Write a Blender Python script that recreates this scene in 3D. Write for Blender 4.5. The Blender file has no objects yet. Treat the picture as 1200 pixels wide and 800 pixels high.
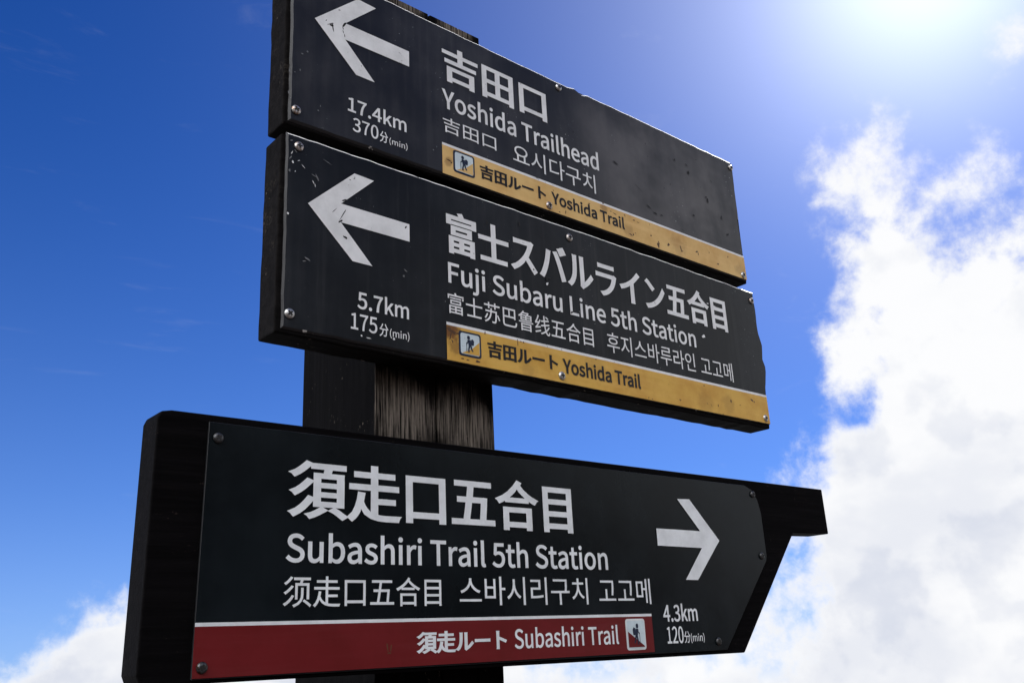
import bpy, bmesh, math, random
import numpy as np
from mathutils import Vector, Matrix, noise
from mathutils.geometry import delaunay_2d_cdt

sc = bpy.context.scene
col = sc.collection
random.seed(7)
EYE = 1.55                      # height of the lens above the ground; heights below are given from there

# ------------------------------------------------------------------ camera
cam_data = bpy.data.cameras.new("camera")
cam_data.sensor_width = 36.0
cam_data.lens = 32.19
cam_data.clip_start = 0.05
cam_data.clip_end = 60000
cam = bpy.data.objects.new("camera", cam_data)
col.objects.link(cam)
RT = ((0.76368, 0.62222, -0.17212), (-0.64402, 0.71568, -0.27025), (-0.04498, 0.31724, 0.94728))  # columns: right, forward, up
right = Vector([r[0] for r in RT]); fwd = Vector([r[1] for r in RT]); up = Vector([r[2] for r in RT])
m3 = Matrix((right, up, -fwd)).transposed()
cam.matrix_world = Matrix.Translation((0, -1.0, EYE)) @ m3.to_4x4()
sc.camera = cam

# ------------------------------------------------------------------ sun, sky, exposure
SUN_AZ, SUN_EL = math.radians(70.7), math.radians(36.5)
sun_dir = Vector((math.sin(SUN_AZ) * math.cos(SUN_EL), math.cos(SUN_AZ) * math.cos(SUN_EL), math.sin(SUN_EL)))
sd = bpy.data.lights.new("sun", 'SUN')
sd.energy = 3.5
sd.angle = math.radians(0.5)
sd.color = (1.0, 0.95, 0.87)
sun = bpy.data.objects.new("sun", sd)
sun.rotation_euler = (-sun_dir).to_track_quat('-Z', 'Y').to_euler()
sun.location = sun_dir * 50
col.objects.link(sun)

sc.view_settings.view_transform = 'Standard'
sc.view_settings.look = 'None'
sc.view_settings.exposure = 0.8
sc.view_settings.gamma = 1.0

SKY_STRENGTH = 0.1
world = bpy.data.worlds.new("World")
sc.world = world
world.use_nodes = True
wn = world.node_tree.nodes; wl = world.node_tree.links
wn.clear()


def mth(nt, op, a, b=None, c=None, clamp=False):
    n = nt.nodes.new('ShaderNodeMath'); n.operation = op; n.use_clamp = clamp
    for i, v in enumerate((a, b, c)):
        if v is None:
            continue
        if isinstance(v, (int, float)):
            n.inputs[i].default_value = v
        else:
            nt.links.new(v, n.inputs[i])
    return n.outputs[0]


def mixc(nt, fac, a, b):
    n = nt.nodes.new('ShaderNodeMix'); n.data_type = 'RGBA'
    for k, v in ((0, fac), (6, a), (7, b)):
        if isinstance(v, (int, float)):
            n.inputs[k].default_value = v
        elif isinstance(v, tuple):
            n.inputs[k].default_value = (*v, 1.0)
        else:
            nt.links.new(v, n.inputs[k])
    return n.outputs[2]


def nz(nt, vec, scale, detail=4, rough=0.55, dist=0.0):
    n = nt.nodes.new('ShaderNodeTexNoise')
    n.inputs['Scale'].default_value = scale; n.inputs['Detail'].default_value = detail
    n.inputs['Roughness'].default_value = rough; n.inputs['Distortion'].default_value = dist
    if vec is not None:
        nt.links.new(vec, n.inputs['Vector'])
    return n.outputs['Fac']


def rmp(nt, v, a, b, lo=0.0, hi=1.0, kind='SMOOTHSTEP'):
    n = nt.nodes.new('ShaderNodeMapRange'); n.interpolation_type = kind
    nt.links.new(v, n.inputs['Value'])
    for k, x in (('From Min', a), ('From Max', b), ('To Min', lo), ('To Max', hi)):
        n.inputs[k].default_value = x
    return n.outputs['Result']


def mapping(nt, vec, scale=(1, 1, 1), rot=(0, 0, 0), loc=(0, 0, 0)):
    n = nt.nodes.new('ShaderNodeMapping')
    n.inputs['Scale'].default_value = scale; n.inputs['Rotation'].default_value = rot; n.inputs['Location'].default_value = loc
    nt.links.new(vec, n.inputs['Vector'])
    return n.outputs[0]


def build_sky():
    nt = world.node_tree
    out = wn.new('ShaderNodeOutputWorld'); bg = wn.new('ShaderNodeBackground')
    sky = wn.new('ShaderNodeTexSky'); sky.sky_type = 'NISHITA'; sky.sun_disc = False
    sky.sun_elevation = SUN_EL; sky.sun_rotation = SUN_AZ
    sky.altitude = 3600; sky.air_density = SKY_AIR; sky.dust_density = SKY_DUST; sky.ozone_density = SKY_OZONE
    tc = wn.new('ShaderNodeTexCoord'); D = tc.outputs['Generated']
    sep = wn.new('ShaderNodeSeparateXYZ'); wl.new(D, sep.inputs[0])
    az = mth(nt, 'MULTIPLY', mth(nt, 'ARCTAN2', sep.outputs[0], sep.outputs[1]), 180 / math.pi)
    el = mth(nt, 'MULTIPLY', mth(nt, 'ARCSINE', sep.outputs[2]), 180 / math.pi)
    lift = wn.new('ShaderNodeVectorMath'); lift.operation = 'ADD'; wl.new(D, lift.inputs[0]); lift.inputs[1].default_value = (0, 0, SKY_LIFT)
    nrm = wn.new('ShaderNodeVectorMath'); nrm.operation = 'NORMALIZE'; wl.new(lift.outputs[0], nrm.inputs[0]); wl.new(nrm.outputs[0], sky.inputs['Vector'])
    # deeper, more saturated blue of the high-altitude air (kept through Hue/Saturation on the sky colour)
    hs = wn.new('ShaderNodeHueSaturation'); hs.inputs['Saturation'].default_value = SKY_SAT; hs.inputs['Value'].default_value = SKY_VAL
    wl.new(sky.outputs[0], hs.inputs['Color'])
    gm = wn.new('ShaderNodeGamma'); gm.inputs['Gamma'].default_value = 1.0
    wl.new(hs.outputs[0], gm.inputs['Color'])
    tn = wn.new('ShaderNodeVectorMath'); tn.operation = 'MULTIPLY'; wl.new(gm.outputs[0], tn.inputs[0]); tn.inputs[1].default_value = SKY_TINT
    skyc = tn.outputs[0]
    # aureole of haze round the sun
    vd = wn.new('ShaderNodeVectorMath'); vd.operation = 'DOT_PRODUCT'; wl.new(D, vd.inputs[0]); vd.inputs[1].default_value = sun_dir
    cosang = mth(nt, 'MAXIMUM', vd.outputs['Value'], 0.0)
    glow = None
    for pw, amp in AUREOLE:
        t = mth(nt, 'MULTIPLY', mth(nt, 'POWER', cosang, pw), amp)
        glow = t if glow is None else mth(nt, 'ADD', glow, t)
    gl = wn.new('ShaderNodeVectorMath'); gl.operation = 'SCALE'; gl.inputs[0].default_value = (0.86, 0.90, 1.0); wl.new(glow, gl.inputs['Scale'])
    ad = wn.new('ShaderNodeVectorMath'); ad.operation = 'ADD'; wl.new(skyc, ad.inputs[0]); wl.new(gl.outputs[0], ad.inputs[1])
    skyc = ad.outputs[0]
    # pale haze toward the horizon
    hz = mth(nt, 'MULTIPLY', mth(nt, 'EXPONENT', mth(nt, 'DIVIDE', mth(nt, 'MAXIMUM', el, 0.0), -11.0)), 0.72)
    skyc = mixc(nt, hz, skyc, (2.0, 3.2, 5.3))
    # bank of cumulus: its top (degrees of elevation) against compass bearing, frayed by noise
    ramp = wn.new('ShaderNodeValToRGB'); cr = ramp.color_ramp; cr.interpolation = 'LINEAR'
    while len(cr.elements) > 1:
        cr.elements.remove(cr.elements[-1])
    first = True
    for a, h in BANK:
        e = cr.elements[0] if first else cr.elements.new((a + 180) / 360)
        e.position = (a + 180) / 360
        v = (h + 10) / 60; e.color = (v, v, v, 1); first = False
    wl.new(mth(nt, 'DIVIDE', mth(nt, 'ADD', az, 180.0), 360.0), ramp.inputs[0])
    H = mth(nt, 'SUBTRACT', mth(nt, 'MULTIPLY', ramp.outputs[0], 60.0), 10.0)
    big = nz(nt, D, 7.0, 3, 0.5); mid = nz(nt, D, 15.0, 14, 0.63, 0.08)
    F = mth(nt, 'DIVIDE', mth(nt, 'SUBTRACT', H, el), rmp(nt, az, 38.0, 57.0, 0.26, 1.0))
    F = mth(nt, 'ADD', F, mth(nt, 'MULTIPLY', mth(nt, 'SUBTRACT', big, 0.5), 14.0))
    F = mth(nt, 'ADD', F, mth(nt, 'MULTIPLY', mth(nt, 'SUBTRACT', mid, 0.5), 26.0))
    fine = nz(nt, D, 46.0, 8, 0.55)
    F = mth(nt, 'ADD', F, mth(nt, 'MULTIPLY', mth(nt, 'SUBTRACT', fine, 0.5), 9.0))
    for (a, e, rad, amp) in PUFFS:                 # single gaps and stray puffs
        da = mth(nt, 'MULTIPLY', mth(nt, 'SUBTRACT', az, a), math.cos(math.radians(e)))
        de = mth(nt, 'SUBTRACT', el, e)
        r2 = mth(nt, 'ADD', mth(nt, 'MULTIPLY', da, da), mth(nt, 'MULTIPLY', de, de))
        g = mth(nt, 'MULTIPLY', mth(nt, 'EXPONENT', mth(nt, 'MULTIPLY', r2, -1.0 / (rad * rad))), amp)
        F = mth(nt, 'ADD', F, g)
    dens = mth(nt, 'POWER', rmp(nt, F, -4.2, 6.0), 1.3)
    # thin ice-cloud streaks drawn out by the wind high above
    ci = nz(nt, mapping(nt, D, (3.0, 9.0, 22.0), (0.35, 0.2, 0.5)), 1.6, 8, 0.62, 0.6)
    dens = mth(nt, 'MAXIMUM', dens, mth(nt, 'MULTIPLY', rmp(nt, ci, 0.58, 0.88), 0.08))
    low = rmp(nt, el, -0.3, -3.0)                     # the undercast below eye level closes completely
    dens = mth(nt, 'MAXIMUM', dens, low)
    # billows: where the cloud gets denser toward the sun this side of it lies in shade
    off = wn.new('ShaderNodeVectorMath'); off.operation = 'ADD'; wl.new(D, off.inputs[0]); off.inputs[1].default_value = sun_dir * 0.035
    mid2 = nz(nt, off.outputs[0], 15.0, 6, 0.5, 0.12); mid1 = nz(nt, D, 15.0, 6, 0.5, 0.12)
    relief = rmp(nt, mth(nt, 'SUBTRACT', mid2, mid1), -0.02, 0.16)
    sh = nz(nt, mapping(nt, D, (1, 1, 1.5)), 6.0, 5, 0.55, 0.1)
    core = rmp(nt, sh, 0.62, 0.38)
    thick = rmp(nt, F, 0.5, 9.0)
    lo_el = rmp(nt, el, 20.0, 3.0)
    shade = mth(nt, 'MULTIPLY', thick, mth(nt, 'ADD', mth(nt, 'MULTIPLY', relief, 0.40), mth(nt, 'MULTIPLY', core, mth(nt, 'MULTIPLY_ADD', lo_el, 0.45, 0.15))), clamp=True)
    cc = mixc(nt, shade, CLOUD_LIT, CLOUD_GREY)
    sc_ = wn.new('ShaderNodeVectorMath'); sc_.operation = 'SCALE'; wl.new(cc, sc_.inputs[0]); # unseen cloud opposite the sun, boosted to fill the shaded sign fronts
    back = wn.new('ShaderNodeVectorMath'); back.operation = 'DOT_PRODUCT'; wl.new(D, back.inputs[0]); back.inputs[1].default_value = Vector((-sun_dir.x, -sun_dir.y, 0.0)).normalized()
    wl.new(rmp(nt, back.outputs['Value'], -0.3, 0.8, FRONT_CLOUD / SKY_STRENGTH, BACK_CLOUD_FILL / SKY_STRENGTH), sc_.inputs['Scale'])
    fin = mixc(nt, dens, skyc, sc_.outputs[0])
    wl.new(fin, bg.inputs['Color']); bg.inputs['Strength'].default_value = SKY_STRENGTH
    wl.new(bg.outputs[0], out.inputs['Surface'])


SKY_TINT, SKY_LIFT = (0.60, 0.67, 1.12), 0.04
SKY_AIR, SKY_DUST, SKY_OZONE, SKY_SAT, SKY_VAL = 1.0, 0.3, 3.0, 1.45, 0.62
AUREOLE = [(9, 1.25), (28, 0.9), (60, 2.6), (180, 2.5)]
BANK = [(-180, 34), (-165, 55), (-90, 55), (-50, 25), (-20, 0), (0, 0), (9, 0.2), (12.5, 0.9), (15, 2.2), (18.2, 3.8), (22, 4.0), (30, 1.5), (47, 0.6), (52, 2.5), (56, 5), (58, 7.5), (59.2, 11), (60.5, 18), (61.5, 23), (64, 25), (66, 25), (68.3, 22), (72, 23.5), (80, 24), (100, 28), (122, 36), (135, 32), (150, 24), (180, 34)]  # high banks behind the camera are added to light and reflect in the signs
PUFFS = [(62.3, 12.3, 1.5, -14.0), (59.3, 25.5, 2.2, 5.5), (66, 27, 2.5, 3.0), (74.8, 31, 1.6, 11.0)]
FRONT_CLOUD, BACK_CLOUD_FILL = 0.58, 4.0
CLOUD_LIT, CLOUD_GREY = (0.97, 0.975, 0.99), (0.70, 0.735, 0.83)
build_sky()
# ------------------------------------------------------------------ helpers
def tag(o, label=None, cat=None, group=None, kind=None):
    for k, v in (('label', label), ('category', cat), ('group', group), ('kind', kind)):
        if v:
            o[k] = v
    return o


def link_mesh(name, me, mats, parent=None):
    o = bpy.data.objects.new(name, me)
    for m in mats if isinstance(mats, (list, tuple)) else [mats]:
        if m.name not in [x.name for x in me.materials if x]:
            me.materials.append(m)
    col.objects.link(o)
    if parent:
        o.parent = parent
    return o


def obj(name, bm, mats, parent=None, smooth=False):
    bmesh.ops.recalc_face_normals(bm, faces=bm.faces) if smooth is not None else None
    me = bpy.data.meshes.new(name)
    bm.to_mesh(me); bm.free()
    if smooth:
        for p in me.polygons:
            p.use_smooth = True
    return link_mesh(name, me, mats, parent)


def bevel(o, w, seg=2, ang=35):
    b = o.modifiers.new('bevel', 'BEVEL'); b.width = w; b.segments = seg; b.limit_method = 'ANGLE'; b.angle_limit = math.radians(ang)
    return o


def roughen(pts, step, amp, seed=0.0, keep=()):
    """walk round an outline and knock its straight edges about a little"""
    out = []
    n = len(pts)
    for i in range(n):
        a = Vector(pts[i]); b = Vector(pts[(i + 1) % n])
        L = (b - a).length
        k = max(1, int(L / step))
        if i in keep:
            k = 1
        nrm = Vector((-(b - a).y, (b - a).x)).normalized()
        for j in range(k):
            p = a.lerp(b, j / k)
            if j:
                v = noise.noise(Vector((p.x * 38 + seed, p.y * 38, seed))) + 0.6 * noise.noise(Vector((p.x * 140, p.y * 140 + seed, 3.1)))
                p = p + nrm * amp * v
            out.append((p.x, p.y))
    return out


def slab_bm(pts, y0, y1):
    bm = bmesh.new()
    f = bm.faces.new([bm.verts.new((x, y0, z + EYE)) for x, z in pts])
    r = bmesh.ops.extrude_face_region(bm, geom=[f])
    vs = [v for v in r['geom'] if isinstance(v, bmesh.types.BMVert)]
    bmesh.ops.translate(bm, verts=vs, vec=(0, y1 - y0, 0))
    return bm


def plate_bm(pts, y0, y1, rim):
    """thin plate: flat front at y0, a narrow worn rim (material 1), straight sides"""
    bm = bmesh.new()
    n = len(pts)
    def inset(k):
        out = []
        area = sum(pts[i][0] * pts[(i + 1) % n][1] - pts[(i + 1) % n][0] * pts[i][1] for i in range(n))
        s = 1 if area > 0 else -1
        for i in range(n):
            a, b, c = Vector(pts[i - 1]), Vector(pts[i]), Vector(pts[(i + 1) % n])
            d1 = (b - a).normalized(); d2 = (c - b).normalized()
            n1 = Vector((-d1.y, d1.x)) * s; n2 = Vector((-d2.y, d2.x)) * s
            m = (n1 + n2)
            m = m.normalized() if m.length > 1e-6 else n1
            out.append(b + m * k / max(0.5, m.dot(n1)))
        return out
    inn = inset(rim)
    A = [bm.verts.new((p.x, y0, p.y + EYE)) for p in inn]
    B = [bm.verts.new((x, y0 + rim * 0.8, z + EYE)) for x, z in pts]
    C = [bm.verts.new((x, y1, z + EYE)) for x, z in pts]
    bm.faces.new(A); bm.faces.new(C)
    for i in range(n):
        j = (i + 1) % n
        f = bm.faces.new((A[i], A[j], B[j], B[i])); f.material_index = 1
        f = bm.faces.new((B[i], B[j], C[j], C[i])); f.material_index = 1
    return bm


def sheet(bm, pts, y, mi=0):
    f = bm.faces.new([bm.verts.new((x, y, z + EYE)) for x, z in pts])
    if f.normal.y > 0:
        f.normal_flip()
    f.normal_update()
    if f.normal.y > 0:
        f.normal_flip()
    f.material_index = mi
    return f


# ------------------------------------------------------------------ materials
def mat(name):
    m = bpy.data.materials.new(name); m.use_nodes = True
    nt = m.node_tree; b = nt.nodes['Principled BSDF']
    tc = nt.nodes.new('ShaderNodeTexCoord')
    return m, nt, b, tc.outputs['Object']


def setb(b, nt, **kw):
    for k, v in kw.items():
        s = b.inputs[k.replace('_', ' ')]
        if isinstance(v, (int, float)):
            s.default_value = v
        elif isinstance(v, tuple):
            s.default_value = (*v, 1.0)
        else:
            nt.links.new(v, s)


def bump(nt, b, h, strength, dist):
    n = nt.nodes.new('ShaderNodeBump'); n.inputs['Strength'].default_value = strength; n.inputs['Distance'].default_value = dist
    nt.links.new(h, n.inputs['Height']); nt.links.new(n.outputs[0], b.inputs['Normal'])


def spot(nt, P, x, z, r, warp=None, wamp=0.0):
    """1 inside a patch on the sign's own face, frayed by noise"""
    n = nt.nodes.new('ShaderNodeVectorMath'); n.operation = 'DISTANCE'
    mp = mapping(nt, P, (1, 0, 1))
    nt.links.new(mp, n.inputs[0]); n.inputs[1].default_value = (x, 0, z + EYE)
    d = n.outputs['Value']
    if warp is not None:
        d = mth(nt, 'ADD', d, mth(nt, 'MULTIPLY', mth(nt, 'SUBTRACT', warp, 0.5), wamp))
    return rmp(nt, d, r, r * 0.35)


def plate_material(name, base, chips, dust, rough, spec=0.5, fade_glare=()):
    m, nt, b, P = mat(name)
    blot = nz(nt, P, 5.5, 5, 0.6); fine = nz(nt, P, 90, 6, 0.7)
    streak = nz(nt, mapping(nt, P, (60, 60, 4)), 1.0, 4, 0.6)
    c = mixc(nt, rmp(nt, blot, 0.35, 0.7), base, tuple(x * 1.9 + 0.002 for x in base))
    dmask = mth(nt, 'MULTIPLY', rmp(nt, mth(nt, 'ADD', mth(nt, 'MULTIPLY', blot, 0.6), mth(nt, 'MULTIPLY', streak, 0.4)), 0.42, 0.72), dust)
    c = mixc(nt, dmask, c, (0.11, 0.105, 0.105))
    for (x, z, r, k) in fade_glare:                           # dusty weathered areas, with glare on the plate painted in as grey
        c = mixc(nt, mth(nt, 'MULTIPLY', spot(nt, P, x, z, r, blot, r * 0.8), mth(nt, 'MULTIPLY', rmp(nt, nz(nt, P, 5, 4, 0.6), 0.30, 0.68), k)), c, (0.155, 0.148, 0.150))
    # chipped paint: little pale flecks that gather in groups
    fl = nz(nt, P, 210, 3, 0.6); grp = nz(nt, P, 11, 3, 0.6)
    chip = mth(nt, 'MULTIPLY', rmp(nt, fl, 0.66, 0.70), rmp(nt, grp, 0.55 if chips else 2.0, 0.62 if chips else 2.1))
    scr = None
    for ang, sx_, th in ((35, 900, 0.70), (-20, 700, 0.71), (80, 800, 0.72)):
        sn = nz(nt, mapping(nt, P, (sx_, 1, 9), (0, math.radians(ang), 0)), 1.0, 2, 0.5)
        s1 = rmp(nt, sn, th, th + 0.05)
        scr = s1 if scr is None else mth(nt, 'MAXIMUM', scr, s1)
    scr = mth(nt, 'MULTIPLY', scr, mth(nt, 'MULTIPLY', rmp(nt, nz(nt, P, 6, 4, 0.6), 0.5, 0.66), 0.5 * chips))
    c = mixc(nt, scr, c, (0.16, 0.16, 0.16))
    run = mth(nt, 'MULTIPLY', rmp(nt, nz(nt, mapping(nt, P, (45, 45, 1.6)), 1.0, 5, 0.65), 0.52, 0.72), 0.35 * chips)
    c = mixc(nt, run, c, (0.055, 0.055, 0.057))
    dk = mth(nt, 'MULTIPLY', rmp(nt, nz(nt, P, 120, 4, 0.6), 0.64, 0.69), rmp(nt, nz(nt, P, 8, 2, 0.5), 0.5, 0.6))
    c = mixc(nt, mth(nt, 'MULTIPLY', dk, 0.85), c, (0.006, 0.006, 0.007))
    c = mixc(nt, mth(nt, 'MULTIPLY', chip, chips), c, (0.42, 0.43, 0.43))
    rg = mth(nt, 'MULTIPLY_ADD', mth(nt, 'ADD', blot, fine), 0.18, rough - 0.18)
    setb(b, nt, Base_Color=c, Roughness=rg)
    b.inputs['Specular IOR Level'].default_value = spec
    h = mth(nt, 'ADD', mth(nt, 'MULTIPLY', fine, 0.25), mth(nt, 'MULTIPLY', chip, -0.8))
    bump(nt, b, h, 0.25, 0.0012)
    return m


def edge_material(name, wear, dark):
    """plate rim: paint rubbed through to bare metal, mostly on the top edge"""
    m, nt, b, P = mat(name)
    g = nt.nodes.new('ShaderNodeNewGeometry'); s = nt.nodes.new('ShaderNodeSeparateXYZ'); nt.links.new(g.outputs['True Normal'], s.inputs[0])
    topw = rmp(nt, s.outputs[2], 0.0, 0.5, 0.0, 1.0)
    n1 = nz(nt, P, 28, 5, 0.7)
    w = mth(nt, 'MULTIPLY', rmp(nt, mth(nt, 'ADD', n1, mth(nt, 'MULTIPLY', topw, 0.28)), 0.93 - wear * 0.3, 0.97 - wear * 0.3), min(1, wear * 1.6))
    setb(b, nt, Base_Color=mixc(nt, w, dark, (0.78, 0.77, 0.74)), Roughness=0.55)
    return m


def vinyl_material(name, base, wear=0.0, ink=(0.02, 0.02, 0.022), rough=0.42):
    m, nt, b, P = mat(name)
    n1 = nz(nt, P, 26, 5, 0.65); n2 = nz(nt, P, 400, 2, 0.5)
    c = mixc(nt, rmp(nt, n1, 0.3, 0.75), base, tuple(x * 0.80 for x in base))
    if wear:
        sc1 = mth(nt, 'MULTIPLY', rmp(nt, nz(nt, P, 160, 4, 0.65, 0.6), 0.63, 0.67), rmp(nt, nz(nt, P, 14, 3, 0.6), 0.52, 0.6))
        c = mixc(nt, mth(nt, 'MULTIPLY', sc1, wear), c, ink)
    setb(b, nt, Base_Color=c, Roughness=rough)
    b.inputs['Specular IOR Level'].default_value = 0.25
    bump(nt, b, n2, 0.06, 0.0004)
    return m


def band_material(name, base, stains, rough=0.45):
    m, nt, b, P = mat(name)
    n1 = nz(nt, P, 13, 6, 0.65); n2 = nz(nt, mapping(nt, P, (4, 1, 60)), 1.0, 4, 0.6); n3 = nz(nt, P, 60, 5, 0.7)
    c = mixc(nt, rmp(nt, n1, 0.35, 0.7), base, tuple(x * y for x, y in zip(base, (0.82, 0.72, 0.6))))
    c = mixc(nt, mth(nt, 'MULTIPLY', rmp(nt, n2, 0.45, 0.75), 0.35 if stains else 0.1), c, tuple(min(1, x * 1.1 + 0.05) for x in base))
    if stains:
        pits = mth(nt, 'MULTIPLY', rmp(nt, nz(nt, P, 75, 3, 0.6), 0.66, 0.71), rmp(nt, nz(nt, P, 9, 3, 0.6), 0.46, 0.56))
        c = mixc(nt, mth(nt, 'MULTIPLY', pits, 0.85), c, (0.09, 0.045, 0.02))
        for (x, z, r, k) in stains:
            c = mixc(nt, mth(nt, 'MULTIPLY', spot(nt, P, x, z, r, n3, r * 1.6), k), c, (0.15, 0.06, 0.018))
    setb(b, nt, Base_Color=c, Roughness=rough)
    b.inputs['Specular IOR Level'].default_value = 0.2
    bump(nt, b, n3, 0.12, 0.0008)
    return m


def wood_material(name, dark, pale, axis, pale_amt, patches=()):
    """stained timber, grain along x or z; 'pale' is bare grey fibre where the stain has weathered off"""
    m, nt, b, P = mat(name)
    s = (3, 90, 90) if axis == 'x' else (90, 90, 3)
    g = nz(nt, mapping(nt, P, s), 1.0, 5, 0.65, 0.3)
    s2 = (8, 240, 240) if axis == 'x' else (260, 260, 6)
    g2 = nz(nt, mapping(nt, P, s2), 1.0, 3, 0.6)
    blot = nz(nt, P, 9, 5, 0.65)
    c = mixc(nt, rmp(nt, g, 0.3, 0.75), dark, tuple(x * 2.2 for x in dark))
    fibre = rmp(nt, g2, 0.48, 0.6)
    k = mth(nt, 'MULTIPLY', mth(nt, 'MULTIPLY', fibre, rmp(nt, blot, 0.55, 0.72)), pale_amt)
    c = mixc(nt, k, c, pale)
    sy = nt.nodes.new('ShaderNodeSeparateXYZ'); nt.links.new(P, sy.inputs[0]); front = rmp(nt, sy.outputs[1], 0.0545, 0.0525)
    soft = rmp(nt, nz(nt, mapping(nt, P, (420, 420, 14)), 1.0, 5, 0.7), 0.36, 0.66)
    for (x, z, r, a) in patches:
        sp = spot(nt, P, x, z, r, blot, r * 1.4)
        c = mixc(nt, mth(nt, 'MULTIPLY', mth(nt, 'MULTIPLY', mth(nt, 'MULTIPLY', sp, front), soft), a), c, pale)
    fk = mth(nt, 'MULTIPLY', rmp(nt, nz(nt, mapping(nt, P, (1, 1, 0.5) if axis == 'z' else (0.5, 1, 1)), 230, 3, 0.6), 0.66, 0.70), rmp(nt, nz(nt, P, 14, 3, 0.6), 0.52, 0.62))
    c = mixc(nt, mth(nt, 'MULTIPLY', fk, min(1.0, pale_amt * 6)), c, pale)
    setb(b, nt, Base_Color=c, Roughness=0.82)
    b.inputs['Specular IOR Level'].default_value = 0.03
    bump(nt, b, mth(nt, 'ADD', mth(nt, 'MULTIPLY', g2, 0.6), g), 0.45, 0.002)
    return m


def metal_material(name, base, rough, metallic=0.9):
    m, nt, b, P = mat(name)
    n1 = nz(nt, P, 300, 4, 0.6); n9 = nz(nt, P, 7, 2, 0.5)
    setb(b, nt, Base_Color=mixc(nt, mth(nt, 'MULTIPLY', rmp(nt, n1, 0.4, 0.65), rmp(nt, n9, 0.42, 0.62)), mixc(nt, rmp(nt, n1, 0.35, 0.7), base, tuple(x * 0.6 for x in base)), (base[0] * 0.45, base[0] * 0.24, base[0] * 0.12)), Roughness=rough, Metallic=metallic)
    return m


M = {}
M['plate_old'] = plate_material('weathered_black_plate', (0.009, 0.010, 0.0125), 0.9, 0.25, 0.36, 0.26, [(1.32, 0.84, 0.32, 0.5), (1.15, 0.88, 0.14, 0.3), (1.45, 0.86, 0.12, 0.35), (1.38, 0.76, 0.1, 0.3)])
M['plate_worn'] = plate_material('scuffed_black_plate', (0.004, 0.0055, 0.0075), 0.8, 0.10, 0.34, 0.16)
M['plate_new'] = plate_material('clean_black_plate', (0.0016, 0.0036, 0.0050), 0.0, 0.02, 0.22, 0.14)
M['edge_worn'] = edge_material('rubbed_plate_edge', 0.95, (0.012, 0.012, 0.014))
M['edge_new'] = edge_material('clean_plate_edge', 0.0, (0.008, 0.009, 0.011))
M['white_old'] = vinyl_material('scuffed_white_lettering', (0.80, 0.81, 0.81), 0.9)
M['white_new'] = vinyl_material('white_lettering', (0.79, 0.82, 0.83), 0.0)
M['ink_old'] = vinyl_material('faded_black_lettering', (0.010, 0.009, 0.009), 0.6, (0.5, 0.32, 0.09))
M['yellow_top'] = band_material('faded_yellow_band', (0.69, 0.465, 0.18), [(0.757, 0.715, 0.010, 0.5), (1.10, 0.738, 0.012, 0.5), (1.16, 0.71, 0.018, 0.35), (1.30, 0.715, 0.03, 0.25), (1.495, 0.71, 0.02, 0.3)])
M['yellow'] = band_material('stained_yellow_band', (0.65, 0.395, 0.08), [(0.752, 0.437, 0.022, 0.95), (0.76, 0.415, 0.014, 0.6), (1.40, 0.415, 0.025, 0.25), (1.33, 0.41, 0.03, 0.2), (1.05, 0.43, 0.03, 0.2), (0.90, 0.40, 0.02, 0.25)])
M['red'] = band_material('dark_red_band', (0.140, 0.008, 0.010), [])
M['board'] = wood_material('black_stained_board', (0.004, 0.0036, 0.0036), (0.13, 0.11, 0.09), 'x', 0.28)
M['board_new'] = wood_material('black_painted_board', (0.0020, 0.0018, 0.0020), (0.03, 0.022, 0.02), 'x', 0.12)
M['post'] = wood_material('charred_post_timber', (0.0018, 0.0017, 0.0018), (0.235, 0.20, 0.165), 'z', 0.06,
                          [(0.692, 0.33, 0.070, 0.85), (0.725, 0.32, 0.06, 0.7), (0.805, 0.325, 0.065, 0.7), (0.84, 0.31, 0.05, 0.6), (0.72, 1.03, 0.05, 0.9), (0.82, 1.03, 0.05, 0.9)])
M['steel'] = metal_material('zinc_screw', (0.62, 0.62, 0.60), 0.38)
M['steel_dark'] = metal_material('blackened_screw', (0.10, 0.105, 0.11), 0.4)
M['recess'] = metal_material('recess_shade_and_scuffs', (0.01, 0.01, 0.01), 0.8, 0.0)
M['scratch'] = vinyl_material('grey_paint_scratch', (0.16, 0.165, 0.17), 0.0)
M['rust'] = vinyl_material('rust_brown_mark', (0.10, 0.05, 0.022), 0.0)
M['picto_blue'] = vinyl_material('pale_pictogram_panel', (0.62, 0.72, 0.76), 0.5)
M['picto_navy'] = vinyl_material('navy_pictogram_ink', (0.012, 0.022, 0.05), 0.0)
M['picto_white'] = vinyl_material('white_pictogram_rim', (0.75, 0.76, 0.76), 0.0)


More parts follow.
